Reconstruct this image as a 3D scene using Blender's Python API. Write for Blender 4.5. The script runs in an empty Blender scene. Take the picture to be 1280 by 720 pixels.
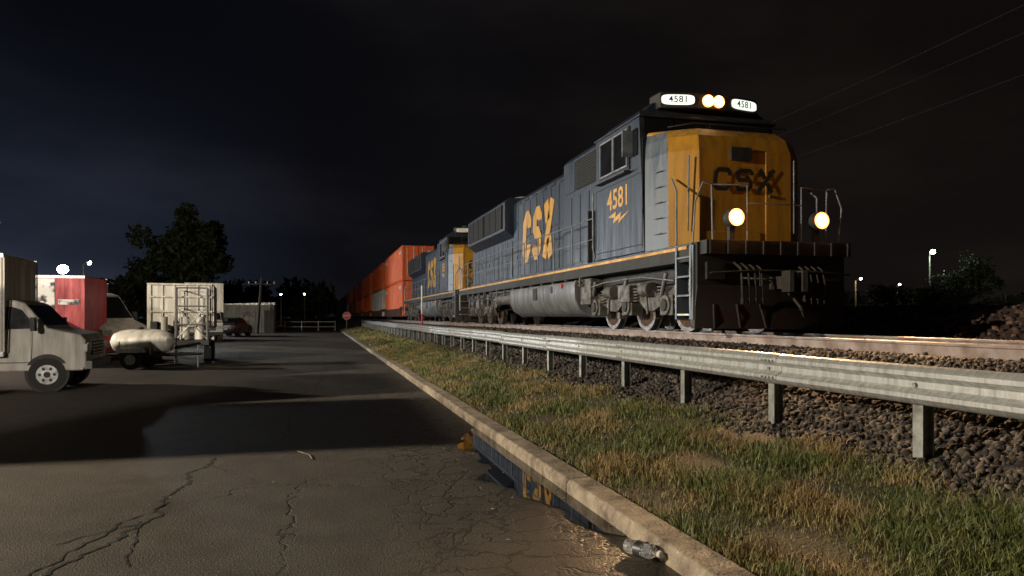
import bpy, bmesh, math, random
import numpy as np
from mathutils import Vector, Matrix
random.seed(7); rng=np.random.default_rng(7)
scene=bpy.context.scene
scene.view_settings.view_transform='Standard'
try: scene.view_settings.look='None'
except Exception: pass
scene.view_settings.exposure=0
COL=scene.collection

# ---------------------------------------------------------------- materials
def N(nt,t,**k):
    n=nt.nodes.new(t)
    for a,b in k.items(): setattr(n,a,b)
    return n
def mat(name,c1,c2=None,rough=.6,metal=0,scale=4,detail=5,bump=0,bscale=None,r2=None,lo=.35,hi=.65,streak=False,coat=0,tint=False,spec=None):
    m=bpy.data.materials.new(name); m.use_nodes=True; nt=m.node_tree
    b=nt.nodes['Principled BSDF']; L=nt.links.new
    if c2 is None: c2=tuple(x*.6 for x in c1)
    tc=N(nt,'ShaderNodeTexCoord'); mp=N(nt,'ShaderNodeMapping')
    L(tc.outputs['Object'],mp.inputs['Vector'])
    if streak: mp.inputs['Scale'].default_value=(3,3,.35)
    n=N(nt,'ShaderNodeTexNoise'); n.inputs['Scale'].default_value=scale; n.inputs['Detail'].default_value=detail
    n.inputs['Roughness'].default_value=.65
    L(mp.outputs[0],n.inputs['Vector'])
    mr=N(nt,'ShaderNodeMapRange'); mr.inputs[1].default_value=lo; mr.inputs[2].default_value=hi
    L(n.outputs[0],mr.inputs[0])
    mx=N(nt,'ShaderNodeMix',data_type='RGBA'); mx.inputs[6].default_value=(*c1,1); mx.inputs[7].default_value=(*c2,1)
    L(mr.outputs[0],mx.inputs[0])
    out=mx.outputs[2]
    if tint:
        at=N(nt,'ShaderNodeAttribute',attribute_name='tint')
        m2=N(nt,'ShaderNodeMix',data_type='RGBA',blend_type='MULTIPLY'); m2.inputs[0].default_value=1
        cb=N(nt,'ShaderNodeCombineColor')
        for i in range(3): L(at.outputs['Fac'],cb.inputs[i])
        L(out,m2.inputs[6]); L(cb.outputs[0],m2.inputs[7]); out=m2.outputs[2]
    L(out,b.inputs['Base Color'])
    b.inputs['Metallic'].default_value=metal
    if spec is not None: b.inputs['Specular IOR Level'].default_value=spec
    r2=r2 if r2 is not None else min(1,rough+.2)
    rr=N(nt,'ShaderNodeMapRange'); rr.inputs[3].default_value=rough; rr.inputs[4].default_value=r2
    L(mr.outputs[0],rr.inputs[0]); L(rr.outputs[0],b.inputs['Roughness'])
    b.inputs['Coat Weight'].default_value=coat
    if bump:
        n2=N(nt,'ShaderNodeTexNoise'); n2.inputs['Scale'].default_value=bscale or scale*6; n2.inputs['Detail'].default_value=3
        L(tc.outputs['Object'],n2.inputs['Vector'])
        bp=N(nt,'ShaderNodeBump'); bp.inputs['Strength'].default_value=bump; bp.inputs['Distance'].default_value=.02
        L(n2.outputs[0],bp.inputs['Height']); L(bp.outputs[0],b.inputs['Normal'])
    return m
def emat(name,c,s):
    m=bpy.data.materials.new(name); m.use_nodes=True; b=m.node_tree.nodes['Principled BSDF']
    b.inputs['Base Color'].default_value=(.8,.8,.8,1)
    b.inputs['Emission Color'].default_value=(*c,1); b.inputs['Emission Strength'].default_value=s
    try: m.cycles.emission_sampling='NONE'
    except Exception: pass
    return m

M={}
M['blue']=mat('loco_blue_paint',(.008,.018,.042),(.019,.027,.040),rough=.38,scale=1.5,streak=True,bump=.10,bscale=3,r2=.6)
M['bluelit']=mat('loco_blue_lit_copy',(.055,.078,.11),(.11,.125,.14),rough=.3,scale=2,streak=True,r2=.5)  # lamp sheen on the blue paint, put into a lighter base colour
M['yel']=mat('loco_yellow_paint',(.60,.31,.03),(.32,.17,.035),rough=.4,scale=2.2,streak=True,lo=.4,hi=.8)
M['nyel']=mat('loco_nose_yellow',(.46,.23,.02),(.20,.09,.018),rough=.4,scale=2.2,streak=True,lo=.4,hi=.8)
M['blk']=mat('black_underframe',(.012,.012,.013),(.03,.028,.025),rough=.6,scale=5)
M['glass']=mat('dark_glass',(.008,.009,.011),(.012,.013,.015),rough=.06,r2=.12,scale=2)
M['truck']=mat('dusty_silver_steel',(.15,.142,.13),(.04,.036,.032),rough=.5,scale=6,bump=.3,bscale=20,metal=.15)
M['tank']=mat('fuel_tank_paint',(.20,.21,.23),(.08,.08,.08),rough=.4,scale=1.6,streak=True,metal=.1,bump=.1,bscale=5)
M['grille']=mat('grille_black',(.008,.008,.009),(.02,.02,.02),rough=.7,scale=12)
M['white']=mat('white_paint',(.72,.72,.70),(.5,.48,.44),rough=.45,scale=2,streak=True)
M['rail_h']=mat('handrail_grey',(.20,.23,.27),(.10,.11,.13),rough=.45,scale=5)
M['steelw']=mat('polished_wheel_steel',(.30,.28,.26),(.14,.12,.11),rough=.35,metal=.9,scale=8)
M['orangestr']=mat('sill_stripe_yellow',(.70,.36,.05),(.35,.2,.05),rough=.45,scale=3)
M['rust']=mat('rust_brown',(.09,.045,.025),(.04,.022,.015),rough=.8,scale=7)
M['railweb']=mat('rail_web_steel',(.34,.28,.25),(.17,.12,.10),rough=.5,scale=3)
M['plowredlit']=mat('plow_black_red_lit',(.022,.009,.007),(.008,.007,.006),rough=.5,scale=4)  # reddish light on the black plow, put into the base colour
M['galv']=mat('galvanized_steel',(.60,.61,.60),(.30,.31,.30),rough=.36,metal=.55,scale=6,r2=.6,bump=.14,bscale=24,streak=True)
M['galvp']=mat('galvanized_post',(.36,.38,.36),(.15,.15,.14),rough=.5,metal=.4,scale=7,r2=.7,bump=.1)
M['rubber']=mat('tyre_rubber',(.015,.015,.015),(.03,.028,.026),rough=.8,scale=6)
M['rim']=mat('wheel_rim',(.35,.35,.35),(.2,.2,.2),rough=.4,metal=.6,scale=6)
M['chrome']=mat('trim_grey',(.3,.3,.3),(.2,.2,.2),rough=.3,metal=.7,scale=6)
M['vwhite']=mat('vehicle_white',(.60,.58,.53),(.32,.30,.26),rough=.4,scale=1.2,streak=True)
M['vbeige']=mat('van_beige_dirty',(.46,.43,.38),(.24,.22,.19),rough=.5,scale=1.4,streak=True)
M['vred']=mat('vehicle_red',(.42,.018,.035),(.20,.012,.02),rough=.45,scale=2,streak=True)
M['graf']=mat('weathered_white_panel',(.55,.56,.58),(.03,.03,.04),rough=.5,scale=3.2,detail=8,lo=.46,hi=.56)
M['vblk']=mat('vehicle_dark',(.02,.022,.025),(.035,.035,.04),rough=.3,scale=2)
M['concrete']=mat('kerb_concrete',(.36,.30,.22),(.13,.10,.075),rough=.85,scale=5,bump=.6,bscale=40)
M['railtop']=mat('rail_steel',(.50,.47,.45),(.25,.22,.20),rough=.25,metal=.85,scale=5,r2=.55)
M['wood']=mat('tie_wood',(.06,.045,.035),(.03,.025,.02),rough=.9,scale=6,bump=.5)
M['bark']=mat('bark',(.06,.045,.035),(.03,.024,.02),rough=.9,scale=6,bump=.5)
M['leaf']=mat('leaf_dark',(.04,.062,.02),(.022,.038,.014),rough=.6,scale=1,tint=True)
M['stopred']=mat('sign_red',(.5,.02,.02),(.4,.02,.02),rough=.4)
M['shed']=mat('shed_siding',(.36,.36,.33),(.2,.2,.19),rough=.7,scale=2,streak=True)
M['lampw']=emat('floodlight_lens',(.85,.93,1),60)
M['lampoff']=emat('far_lamp_lens',(.75,1,.7),30)
M['lampy']=emat('far_lamp_warm',(1,.75,.35),25)
M['head']=emat('headlight_lens',(1,.62,.30),26)
M['ditch']=emat('ditch_light_lens',(1,.6,.30),30)
M['halo_ring']=emat('painted_amber_halo',(1,.32,.05),2.4)  # orange halo around the lit lamps, imitated by a glowing ring
M['nboard']=emat('number_board_lit',(.92,1,.86),1.15)
M['lampdead']=mat('unlit_lens',(.4,.4,.38),rough=.1)
M['water']=mat('puddle_water',(.006,.006,.006),(.004,.004,.004),rough=.012,r2=.03,scale=1)
M['crack']=mat('crack_dark',(.006,.006,.006),(.015,.014,.012),rough=1,scale=30)

# ---------------------------------------------------------------- builder
def empty(name,loc=(0,0,0),rot=0):
    o=bpy.data.objects.new(name,None); COL.objects.link(o); o.location=loc; o.rotation_euler=(0,0,rot)
    o.empty_display_size=.5
    return o
class MB:
    def __init__(s): s.v=[];s.f=[];s.m=[];s.mats=[]
    def add(s,vs,fs,mt):
        if isinstance(mt,str): mt=M[mt]
        if mt not in s.mats: s.mats.append(mt)
        k=s.mats.index(mt); o=len(s.v)
        s.v+= [tuple(float(q) for q in v) for v in vs]
        for f in fs: s.f.append([i+o for i in f]); s.m.append(k)
    def box(s,x0,x1,y0,y1,z0,z1,mt):
        s.add([(x0,y0,z0),(x1,y0,z0),(x1,y1,z0),(x0,y1,z0),(x0,y0,z1),(x1,y0,z1),(x1,y1,z1),(x0,y1,z1)],
              [(0,3,2,1),(4,5,6,7),(0,1,5,4),(1,2,6,5),(2,3,7,6),(3,0,4,7)],mt)
    def prism(s,poly,axis,a,b,mt):
        n=len(poly)
        def P(p,t): return {'x':(t,p[0],p[1]),'y':(p[0],t,p[1]),'z':(p[0],p[1],t)}[axis]
        vs=[P(p,a) for p in poly]+[P(p,b) for p in poly]
        fs=[list(range(n))[::-1],list(range(n,2*n))]+[(i,(i+1)%n,n+(i+1)%n,n+i) for i in range(n)]
        s.add(vs,fs,mt)
    def cyl(s,p0,p1,r,mt,n=14,r1=None,caps=True):
        p0=Vector(p0);p1=Vector(p1); d=(p1-p0).normalized(); r1=r if r1 is None else r1
        a=d.cross(Vector((0,0,1)) if abs(d.z)<.9 else Vector((1,0,0))).normalized(); b=d.cross(a)
        vs=[]
        for p,rr in((p0,r),(p1,r1)):
            for i in range(n):
                t=2*math.pi*i/n; vs.append(p+a*rr*math.cos(t)+b*rr*math.sin(t))
        fs=[(i,(i+1)%n,n+(i+1)%n,n+i) for i in range(n)]
        if caps: fs+=[list(range(n))[::-1],list(range(n,2*n))]
        s.add(vs,fs,mt)
    def tube(s,pts,r,mt,n=7):
        for a,b in zip(pts[:-1],pts[1:]): s.cyl(a,b,r,mt,n)
    def loft(s,rings,mt,caps=True,closed=True):
        n=len(rings[0]); vs=[p for r in rings for p in r]; fs=[]
        for k in range(len(rings)-1):
            for i in range(n if closed else n-1):
                j=(i+1)%n; fs.append((k*n+i,k*n+j,(k+1)*n+j,(k+1)*n+i))
        if caps: fs+=[list(range(n))[::-1],[len(vs)-n+i for i in range(n)]]
        s.add(vs,fs,mt)
    def quad(s,a,b,c,d,mt): s.add([a,b,c,d],[(0,1,2,3)],mt)
    def emit(s,name,parent=None,bevel=0,smooth=True,loc=None,rot=0,fixn=True,segs=2):
        me=bpy.data.meshes.new(name); me.from_pydata(s.v,[],s.f)
        for mt in s.mats: me.materials.append(mt)
        me.polygons.foreach_set('material_index',s.m)
        if fixn:
            bm=bmesh.new(); bm.from_mesh(me); bmesh.ops.recalc_face_normals(bm,faces=bm.faces); bm.to_mesh(me); bm.free()
        if smooth:
            me.polygons.foreach_set('use_smooth',[True]*len(me.polygons)); me.set_sharp_from_angle(angle=math.radians(35))
        o=bpy.data.objects.new(name,me); COL.objects.link(o)
        if parent: o.parent=parent
        if loc: o.location=loc
        if rot: o.rotation_euler=(0,0,rot)
        if bevel:
            b=o.modifiers.new('bevel','BEVEL'); b.width=bevel; b.segments=segs; b.limit_method='ANGLE'; b.angle_limit=math.radians(40)
        return o
def np_mesh(name,verts,faces,mt,tint=None,smooth=False):
    me=bpy.data.meshes.new(name); k=faces.shape[1]
    me.vertices.add(len(verts)); me.vertices.foreach_set('co',verts.astype(np.float32).ravel())
    me.loops.add(faces.size); me.loops.foreach_set('vertex_index',faces.astype(np.int32).ravel())
    me.polygons.add(len(faces)); me.polygons.foreach_set('loop_start',np.arange(0,faces.size,k,dtype=np.int32))
    me.polygons.foreach_set('loop_total',np.full(len(faces),k,dtype=np.int32))
    me.update(calc_edges=True); me.validate()
    me.materials.append(mt)
    if tint is not None:
        a=me.attributes.new('tint','FLOAT','POINT'); a.data.foreach_set('value',tint.astype(np.float32))
    if smooth: me.polygons.foreach_set('use_smooth',[True]*len(me.polygons))
    o=bpy.data.objects.new(name,me); COL.objects.link(o); return o

def stroke(mb,pts,w,fn,mt):
    P=[Vector(p) for p in pts]; L=[];R=[]
    for i,p in enumerate(P):
        d0=(p-P[i-1]).normalized() if i>0 else None; d1=(P[i+1]-p).normalized() if i<len(P)-1 else None
        if d0 is None: d0=d1
        if d1 is None: d1=d0
        n0=Vector((-d0.y,d0.x)); n1=Vector((-d1.y,d1.x)); m=(n0+n1).normalized(); k=w/2/max(.4,m.dot(n0))
        L.append(p+m*k); R.append(p-m*k)
    for i in range(len(P)-1):
        mb.quad(fn(*L[i]),fn(*R[i]),fn(*R[i+1]),fn(*L[i+1]),mt)
def csx(mb,fn,H,mt,W=None,th=.24):
    W=W or H*.62; g=W*.22; t=H*th; sh=.12
    def F(ox): return lambda u,v: fn(ox+u+sh*v,v)
    h=H; w=W
    a=t/2
    C=[(w-a,h*.66),(w-a,h-a-.12*h),(w-a-.12*h,h-a),(a+.12*h,h-a),(a,h-a-.12*h),(a,a+.12*h),(a+.12*h,a),(w-a-.12*h,a),(w-a,a+.12*h),(w-a,h*.34)]
    stroke(mb,C,t,F(0),mt)
    S=[(w-a,h*.72),(w-a,h-a-.1*h),(w-a-.1*h,h-a),(a+.1*h,h-a),(a,h-a-.1*h),(a,h*.5+.1*h),(a+.1*h,h*.5),(w-a-.1*h,h*.5),(w-a,h*.5-.1*h),(w-a,a+.1*h),(w-a-.1*h,a),(a+.1*h,a),(a,a+.1*h),(a,h*.28)]
    stroke(mb,S,t*.92,F(w+g),mt)
    o=2*(w+g)
    stroke(mb,[(a*.8,0),(w-a*.8,h)],t,F(o),mt)
    cx,cy=w/2,h/2; dx=w-a*1.6; ln=math.hypot(dx,h); k=t*.62/ln
    stroke(mb,[(a*.8,h),(cx-dx*k,cy+h*k)],t,F(o),mt); stroke(mb,[(w-a*.8,0),(cx+dx*k,cy-h*k)],t,F(o),mt)
    return o+w
def text_mesh(name,body,size,mx,mt,parent,bold=.02,space=1):
    cu=bpy.data.curves.new(name,'FONT'); cu.body=body; cu.size=size; cu.offset=bold*size; cu.space_character=space
    cu.align_x='CENTER'; cu.align_y='CENTER'
    t=bpy.data.objects.new(name+'_tmp',cu); COL.objects.link(t)
    dg=bpy.context.evaluated_depsgraph_get(); me=bpy.data.meshes.new_from_object(t.evaluated_get(dg))
    bpy.data.objects.remove(t); bpy.data.curves.remove(cu)
    me.materials.clear(); me.materials.append(mt)
    o=bpy.data.objects.new(name,me); COL.objects.link(o); o.parent=parent; o.matrix_local=mx; return o
def mx_left(x,y,z,shear=0): return Matrix(((0,0,-1,x),(-1,0,0,y),(0,1,0,z),(0,0,0,1)))
def mx_front(x,y,z): return Matrix(((1,0,0,x),(0,0,-1,y),(0,1,0,z),(0,0,0,1)))

# ---------------------------------------------------------------- terrain
PX=[-700,2.2,2.3,4.3,4.6,5.2,6.3,9.4,10.3,11.6,13.2,14.5,22,60,700]
PZ=[-.012,-.012,.10,.38,.43,.62,1.06,1.06,.86,1.10,1.72,1.80,1.65,1.6,1.6]
def gz(x): return np.interp(x,PX,PZ)
RAILZ=1.25
def ground_mats():
    soil=mat('soil_under_grass',(.05,.050,.024),(.11,.08,.045),rough=.95,scale=2,bump=.8,bscale=40)
    ball=mat('ballast_stone_bed',(.03,.026,.023),(.08,.068,.058),rough=.9,scale=14,bump=1,bscale=22)
    ball2=mat('ballast_brown_bank',(.10,.06,.045),(.035,.025,.02),rough=.9,scale=9,bump=1,bscale=14)
    field=mat('rough_field',(.03,.035,.02),(.05,.045,.03),rough=.95,scale=.5,bump=.6,bscale=8)
    lot=mat('lot_surface',(.045,.043,.04),(.06,.055,.05),rough=.9,scale=.6,bump=.4,bscale=30)
    return soil,ball,ball2,field,lot
soil,ball,ball2,field,lot=ground_mats()
g=MB(); ys=[-300,-60,-5,0,5,10,20,40,70,100,200,400,900]
for i in range(len(PX)-1):
    mt=lot if PX[i+1]<=2.3 else soil if PX[i+1]<=4.3 else ball if PX[i+1]<=11.6 else ball2 if PX[i+1]<=14.5 else field
    for a,b in zip(ys[:-1],ys[1:]):
        g.quad((PX[i],a,PZ[i]),(PX[i+1],a,PZ[i+1]),(PX[i+1],b,PZ[i+1]),(PX[i],b,PZ[i]),mt)
g.emit('ground',smooth=False,fixn=False)

# road
def road_mat():
    m=bpy.data.materials.new('worn_asphalt'); m.use_nodes=True; nt=m.node_tree; L=nt.links.new; b=nt.nodes['Principled BSDF']
    ge=N(nt,'ShaderNodeNewGeometry'); pos=ge.outputs['Position']
    def noise(s,d=5,src=pos,r=.6):
        n=N(nt,'ShaderNodeTexNoise'); n.inputs['Scale'].default_value=s; n.inputs['Detail'].default_value=d; n.inputs['Roughness'].default_value=r
        L(src,n.inputs['Vector']); return n
    def mr(src,a,bb,c=0,d=1):
        n=N(nt,'ShaderNodeMapRange'); n.inputs[1].default_value=a;n.inputs[2].default_value=bb;n.inputs[3].default_value=c;n.inputs[4].default_value=d
        L(src,n.inputs[0]); return n.outputs[0]
    def math_(op,a,bb):
        n=N(nt,'ShaderNodeMath',operation=op)
        for i,x in enumerate((a,bb)):
            if isinstance(x,(int,float)): n.inputs[i].default_value=x
            else: L(x,n.inputs[i])
        return n.outputs[0]
    def mix(f,a,bb,bt='MIX'):
        n=N(nt,'ShaderNodeMix',data_type='RGBA',blend_type=bt)
        for i,x in ((0,f),(6,a),(7,bb)):
            if isinstance(x,(int,float)): n.inputs[i].default_value=x
            elif isinstance(x,tuple): n.inputs[i].default_value=(*x,1)
            else: L(x,n.inputs[i])
        return n.outputs[2]
    big=mr(noise(.35,4).outputs[0],.35,.65); fine=mr(noise(70,3).outputs[0],.35,.65); med=mr(noise(3,6).outputs[0],.35,.7)
    col=mix(big,(.078,.065,.050),(.124,.105,.084)); col=mix(fine,col,mix(1.0,col,(.28,.28,.28),'MULTIPLY'))
    sp=mr(noise(130,1).outputs[0],.60,.68); col=mix(math_('MULTIPLY',sp,.75),col,(.34,.29,.24))
    col=mix(math_('MULTIPLY',med,.45),col,(.036,.032,.028))
    dn=noise(2.5,4); dv=N(nt,'ShaderNodeVectorMath',operation='SCALE'); L(dn.outputs['Color'],dv.inputs[0]); dv.inputs[3].default_value=.5
    av=N(nt,'ShaderNodeVectorMath',operation='ADD'); L(pos,av.inputs[0]); L(dv.outputs[0],av.inputs[1])
    sx=N(nt,'ShaderNodeSeparateXYZ'); L(pos,sx.inputs[0])
    def crack(scale,w,mask):
        v=N(nt,'ShaderNodeTexVoronoi',feature='DISTANCE_TO_EDGE'); v.inputs['Scale'].default_value=scale; L(av.outputs[0],v.inputs['Vector'])
        return math_('MULTIPLY',mr(v.outputs['Distance'],0,w,1,0),mask)
    m1=mr(noise(.28,2).outputs[0],.46,.54)
    edge=mr(sx.outputs[0],.3,1.0); m2=math_('MULTIPLY',edge,mr(noise(.5,2).outputs[0],.30,.40))
    c=math_('MAXIMUM',crack(.42,.008,m1),crack(3.6,.065,m2))
    col=mix(math_('MULTIPLY',c,.9),col,(.006,.006,.005))
    wet=math_('MULTIPLY',mr(sx.outputs[0],1.35,1.85),mr(noise(.8,4).outputs[0],.32,.5))
    wet=math_('MULTIPLY',wet,mr(sx.outputs[1],11,8))
    col=mix(math_('MULTIPLY',wet,.7),col,(.018,.015,.012))
    L(col,b.inputs['Base Color'])
    ro=math_('SUBTRACT',mr(med,0,1,.8,.62),math_('MULTIPLY',wet,.38)); L(ro,b.inputs['Roughness'])
    h=math_('SUBTRACT',math_('ADD',math_('MULTIPLY',fine,.45),math_('MULTIPLY',med,.2)),math_('MULTIPLY',c,1.1))
    bp=N(nt,'ShaderNodeBump'); bp.inputs['Strength'].default_value=.6; bp.inputs['Distance'].default_value=.012
    L(h,bp.inputs['Height']); L(bp.outputs[0],b.inputs['Normal'])
    return m
rd=MB(); rd.quad((-45,-30,0),(2.1,-30,0),(2.1,95,0),(-45,95,0),road_mat()); rd.emit('road',smooth=False,fixn=False)

def crack_strip(mb,p0,p1,w,n,amp,seed):
    r=random.Random(seed); p0=Vector(p0);p1=Vector(p1); d=(p1-p0); nn=Vector((-d.y,d.x)).normalized(); off=0; prev=None
    for i in range(n+1):
        t=i/n; off+=r.uniform(-amp,amp); off*=.95
        c=p0+d*t+nn*off; ww=w*(.3+1.1*r.random())*(1 if 0<i<n else .1)
        a=c+nn*ww/2; b=c-nn*ww/2
        if prev: mb.quad((prev[0].x,prev[0].y,.004),(prev[1].x,prev[1].y,.004),(b.x,b.y,.004),(a.x,a.y,.004),'crack')
        prev=(a,b)
ck=MB()
crack_strip(ck,(-1.10,8.5),(-1.55,4.1),.034,90,.045,1)
crack_strip(ck,(-1.22,6.6),(-1.95,4.6),.020,50,.035,2)
crack_strip(ck,(-1.30,6.0),(-1.25,4.9),.014,30,.025,3)
crack_strip(ck,(-1.33,5.9),(-1.75,5.5),.014,14,.02,13)
crack_strip(ck,(-1.12,8.1),(-.85,7.7),.012,14,.02,14)
crack_strip(ck,(-.5,9.5),(-.2,14),.02,40,.04,4)
crack_strip(ck,(-.2,14),(.1,30),.03,60,.08,9)
ck.emit('road_crack',smooth=False,fixn=False)

# kerb
kb=MB(); y=-6
while y<90:
    l=3.0; dx=random.uniform(-.008,.008); dz=random.uniform(-.008,.004)
    kb.prism([(2.1+dx,-.05),(2.1+dx,.09+dz),(2.125+dx,.125+dz),(2.32+dx,.135+dz),(2.335+dx,.12+dz),(2.335+dx,-.05)],'y',y+.008,y+l-.008,'concrete'); y+=l
kb.emit('kerb',bevel=.012)

# puddle
pts=[]
ysP=[float(q) for q in np.linspace(4.7,9.8,44)]
for yy in ysP: pts.append((2.095,yy))
left=[]
for yy in ysP[::-1]:
    t=(yy-4.7)/5.1; wd=.03+.46*max(0,math.sin(math.pi*t))**.6*(1+.22*math.sin(yy*3.1)+.14*math.sin(yy*7.7)+.07*math.sin(yy*17)); left.append((2.095-wd,yy))
pd=MB(); pp=pts+left
pd.add([(x,y,.006) for x,y in pp],[(i,len(pp)-1-i,len(pp)-2-i,i+1) for i in range(len(ysP)-1)],'water')
pd.emit('puddle',smooth=False)

# grass
def blades(n,x0,x1,y0,y1,wk,seed):
    r=np.random.default_rng(seed)
    u=r.random(n); Y=y0*(y1/y0)**u if y0>0 else y0+(y1-y0)*u
    X=x0+(x1-x0)*r.random(n); edge=np.clip((x1-.25*np.sin(Y*2.1)-.15*np.sin(Y*5.3)-X)/.5,0,1)
    cl=np.sin(X*5.1+Y*2.3)+np.sin(X*2.2-Y*3.7)+np.sin(Y*1.1+X*7)
    keep=r.random(n)<(.12+.88*edge)*(.62+.20*cl); X=X[keep];Y=Y[keep];cl=cl[keep]; n=len(X)
    H=(.030+.075*r.random(n)**2.2)*(1+.22*cl); W=wk*(1+np.maximum(Y,0)/7)*(.6+.7*r.random(n))
    a=r.random(n)*2*np.pi; la=r.random(n)*2*np.pi; ln=H*(.15+.9*r.random(n))
    Z=gz(X); bx=np.cos(a)*W/2; by=np.sin(a)*W/2; lx=np.cos(la)*ln; ly=np.sin(la)*ln
    V=np.empty((n,6,3))
    V[:,0]=np.c_[X-bx,Y-by,Z-.01];V[:,1]=np.c_[X+bx,Y+by,Z-.01]
    V[:,2]=np.c_[X-bx*.8+lx*.35,Y-by*.8+ly*.35,Z+H*.6];V[:,3]=np.c_[X+bx*.8+lx*.35,Y+by*.8+ly*.35,Z+H*.6]
    V[:,4]=np.c_[X-bx*.1+lx,Y-by*.1+ly,Z+H];V[:,5]=np.c_[X+bx*.1+lx,Y+by*.1+ly,Z+H]
    b=np.arange(n)[:,None]*6
    F=np.concatenate([b+np.array([0,1,3,2]),b+np.array([2,3,5,4])])
    T=np.repeat(.55+.9*r.random(n),6)
    return V.reshape(-1,3),F,T
def grass_mat():
    return mat('grass_blades',(.105,.128,.032),(.30,.215,.095),rough=.55,scale=1.25,detail=5,tint=True,lo=.46,hi=.60)
V1,F1,T1=blades(160000,2.31,4.5,1.4,30,.0036,1)
V2,F2,T2=blades(20000,2.31,4.5,28,85,.006,2)
np_mesh('grass_verge',np.concatenate([V1,V2]),np.concatenate([F1,F2+len(V1)]),grass_mat(),np.concatenate([T1,T2]))

# ballast stones
def ico():
    bm=bmesh.new(); bmesh.ops.create_icosphere(bm,subdivisions=1,radius=1); bm.verts.ensure_lookup_table()
    v=np.array([x.co[:] for x in bm.verts]); f=np.array([[q.index for q in p.verts] for p in bm.faces]); bm.free(); return v,f
IV,IF=ico()
def rocks(X,Y,Z,S,seed):
    r=np.random.default_rng(seed); n=len(X); k=len(IV)
    sc=S[:,None]*(.5+.7*r.random((n,3))); a=r.random(n)*2*np.pi; b=r.random(n)*2*np.pi
    P=IV[None]*(1+.34*(r.random((n,k,1))-.5)*2)*sc[:,None,:]
    c,s=np.cos(b),np.sin(b); x,y,z=P[...,0],P[...,1],P[...,2]
    y,z=y*c[:,None]-z*s[:,None],y*s[:,None]+z*c[:,None]
    c,s=np.cos(a),np.sin(a); x,y=x*c[:,None]-y*s[:,None],x*s[:,None]+y*c[:,None]
    V=np.stack([x+X[:,None],y+Y[:,None],z+Z[:,None]],-1)
    F=IF[None]+np.arange(n)[:,None,None]*k
    return V.reshape(-1,3),F.reshape(-1,3),np.repeat(.25+1.6*r.random(n)**2,k)
r=np.random.default_rng(5)
n=28000; Y=1.6*(32/1.6)**r.random(n); X=4.0+(7.0-4.0)*r.random(n)**.8; S=.012+.023*r.random(n)**1.4; S*=1+Y/30
kp=(X>4.35)|(r.random(n)<(X-4.0)/.5); X,Y,S=X[kp],Y[kp],S[kp]
A=rocks(X,Y,gz(X)+S*.25,S,6)
n=5000; X2=7.0+7*r.random(n); Y2=4+26*r.random(n); S2=.03+.03*r.random(n)
B=rocks(X2,Y2,gz(X2)+S2*.25,S2,7)
n=4500; X3=14+0*r.random(n)-r.random(n)*4; Y3=1+18*r.random(n); S3=.04+.045*r.random(n)
C=rocks(X3,Y3,gz(X3)+S3*.2,S3,8)
rockm=mat('ballast_stones',(.105,.087,.074),(.038,.032,.028),rough=.85,scale=3,tint=True)
rockm2=mat('brown_ballast_stones',(.17,.10,.075),(.06,.04,.03),rough=.85,scale=1.5,tint=True)
o=len(A[0]); np_mesh('ballast_gravel',np.concatenate([A[0],B[0]]),np.concatenate([A[1],B[1]+o]),rockm,np.concatenate([A[2],B[2]]))
np_mesh('gravel_bank',C[0],C[1],rockm2,C[2])
# ---------------------------------------------------------------- track
CX=7.80
tr=empty('railway_track',(CX,0,RAILZ))
rl=MB()
for sx in(-1,1):
    c=sx*.7525
    foot=[(c-.07,-.185),(c+.07,-.185),(c+.07,-.17),(c+.012,-.155),(c+.012,-.045),(c+.037,-.035),(c+.037,-.012),(c-.037,-.012),(c-.037,-.035),(c-.012,-.045),(c-.012,-.155),(c-.07,-.17)]
    rl.prism(foot,'y',-30,420,'railweb')
    rl.prism([(c-.037,-.011),(c+.037,-.011),(c+.037,-.005),(c+.03,0),(c-.03,0),(c-.037,-.005)],'y',-30,420,'railtop')
rl.emit('rails',tr,smooth=False)
ti=MB(); y=-8
while y<60:
    ti.box(-1.3,1.3,y,y+.22,-.36,-.188+random.uniform(-.004,.002),'wood'); y+=.54
ti.emit('ties',tr,bevel=.01)
sp=MB(); y=-7.89
while y<40:
    for sx in(-.7525,.7525):
        sp.box(sx-.17,sx+.17,y-.09,y+.09,-.186,-.172,'rust'); sp.cyl((sx-.1,y-.03,-.17),(sx-.1,y-.03,-.145),.014,'rust',6)
    y+=.54
sp.emit('tie_plates',tr)

# ---------------------------------------------------------------- guardrail
gr=empty('guardrail',(4.55,0,0))
bm_=MB(); prof=[(-.03,0),(-.055,.015),(-.085,.05),(-.085,.085),(-.02,.13),(-.02,.18),(-.085,.225),(-.085,.26),(-.055,.295),(-.03,.31)]
posts=[2.75+1.905*i for i in range(-4,43)]
y0=posts[0]-.2
seg=3.81; i=0; zb=.86
yy=y0
while yy<82:
    dz=random.uniform(-.010,.010); dx=-.004*(i%2)+random.uniform(-.002,.002)
    out=[(p[0]+dx,yy,p[1]+zb+dz) for p in prof]; out2=[(p[0]+dx,yy+seg+.28,p[1]+zb+dz) for p in prof]
    inn=[(p[0]+dx+.005,yy,p[1]+zb+dz) for p in prof[::-1]]; inn2=[(p[0]+dx+.005,yy+seg+.28,p[1]+zb+dz) for p in prof[::-1]]
    bm_.loft([out+inn,out2+inn2],'galv')
    for k in range(4):
        for zz in(.07,.24): bm_.cyl((-.10+dx,yy+.05+.06*k,zb+zz),(-.08+dx,yy+.05+.06*k,zb+zz),.012,'galvp',6)
    yy+=seg; i+=1
bm_.emit('w_beam',gr)
ps=MB()
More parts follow.
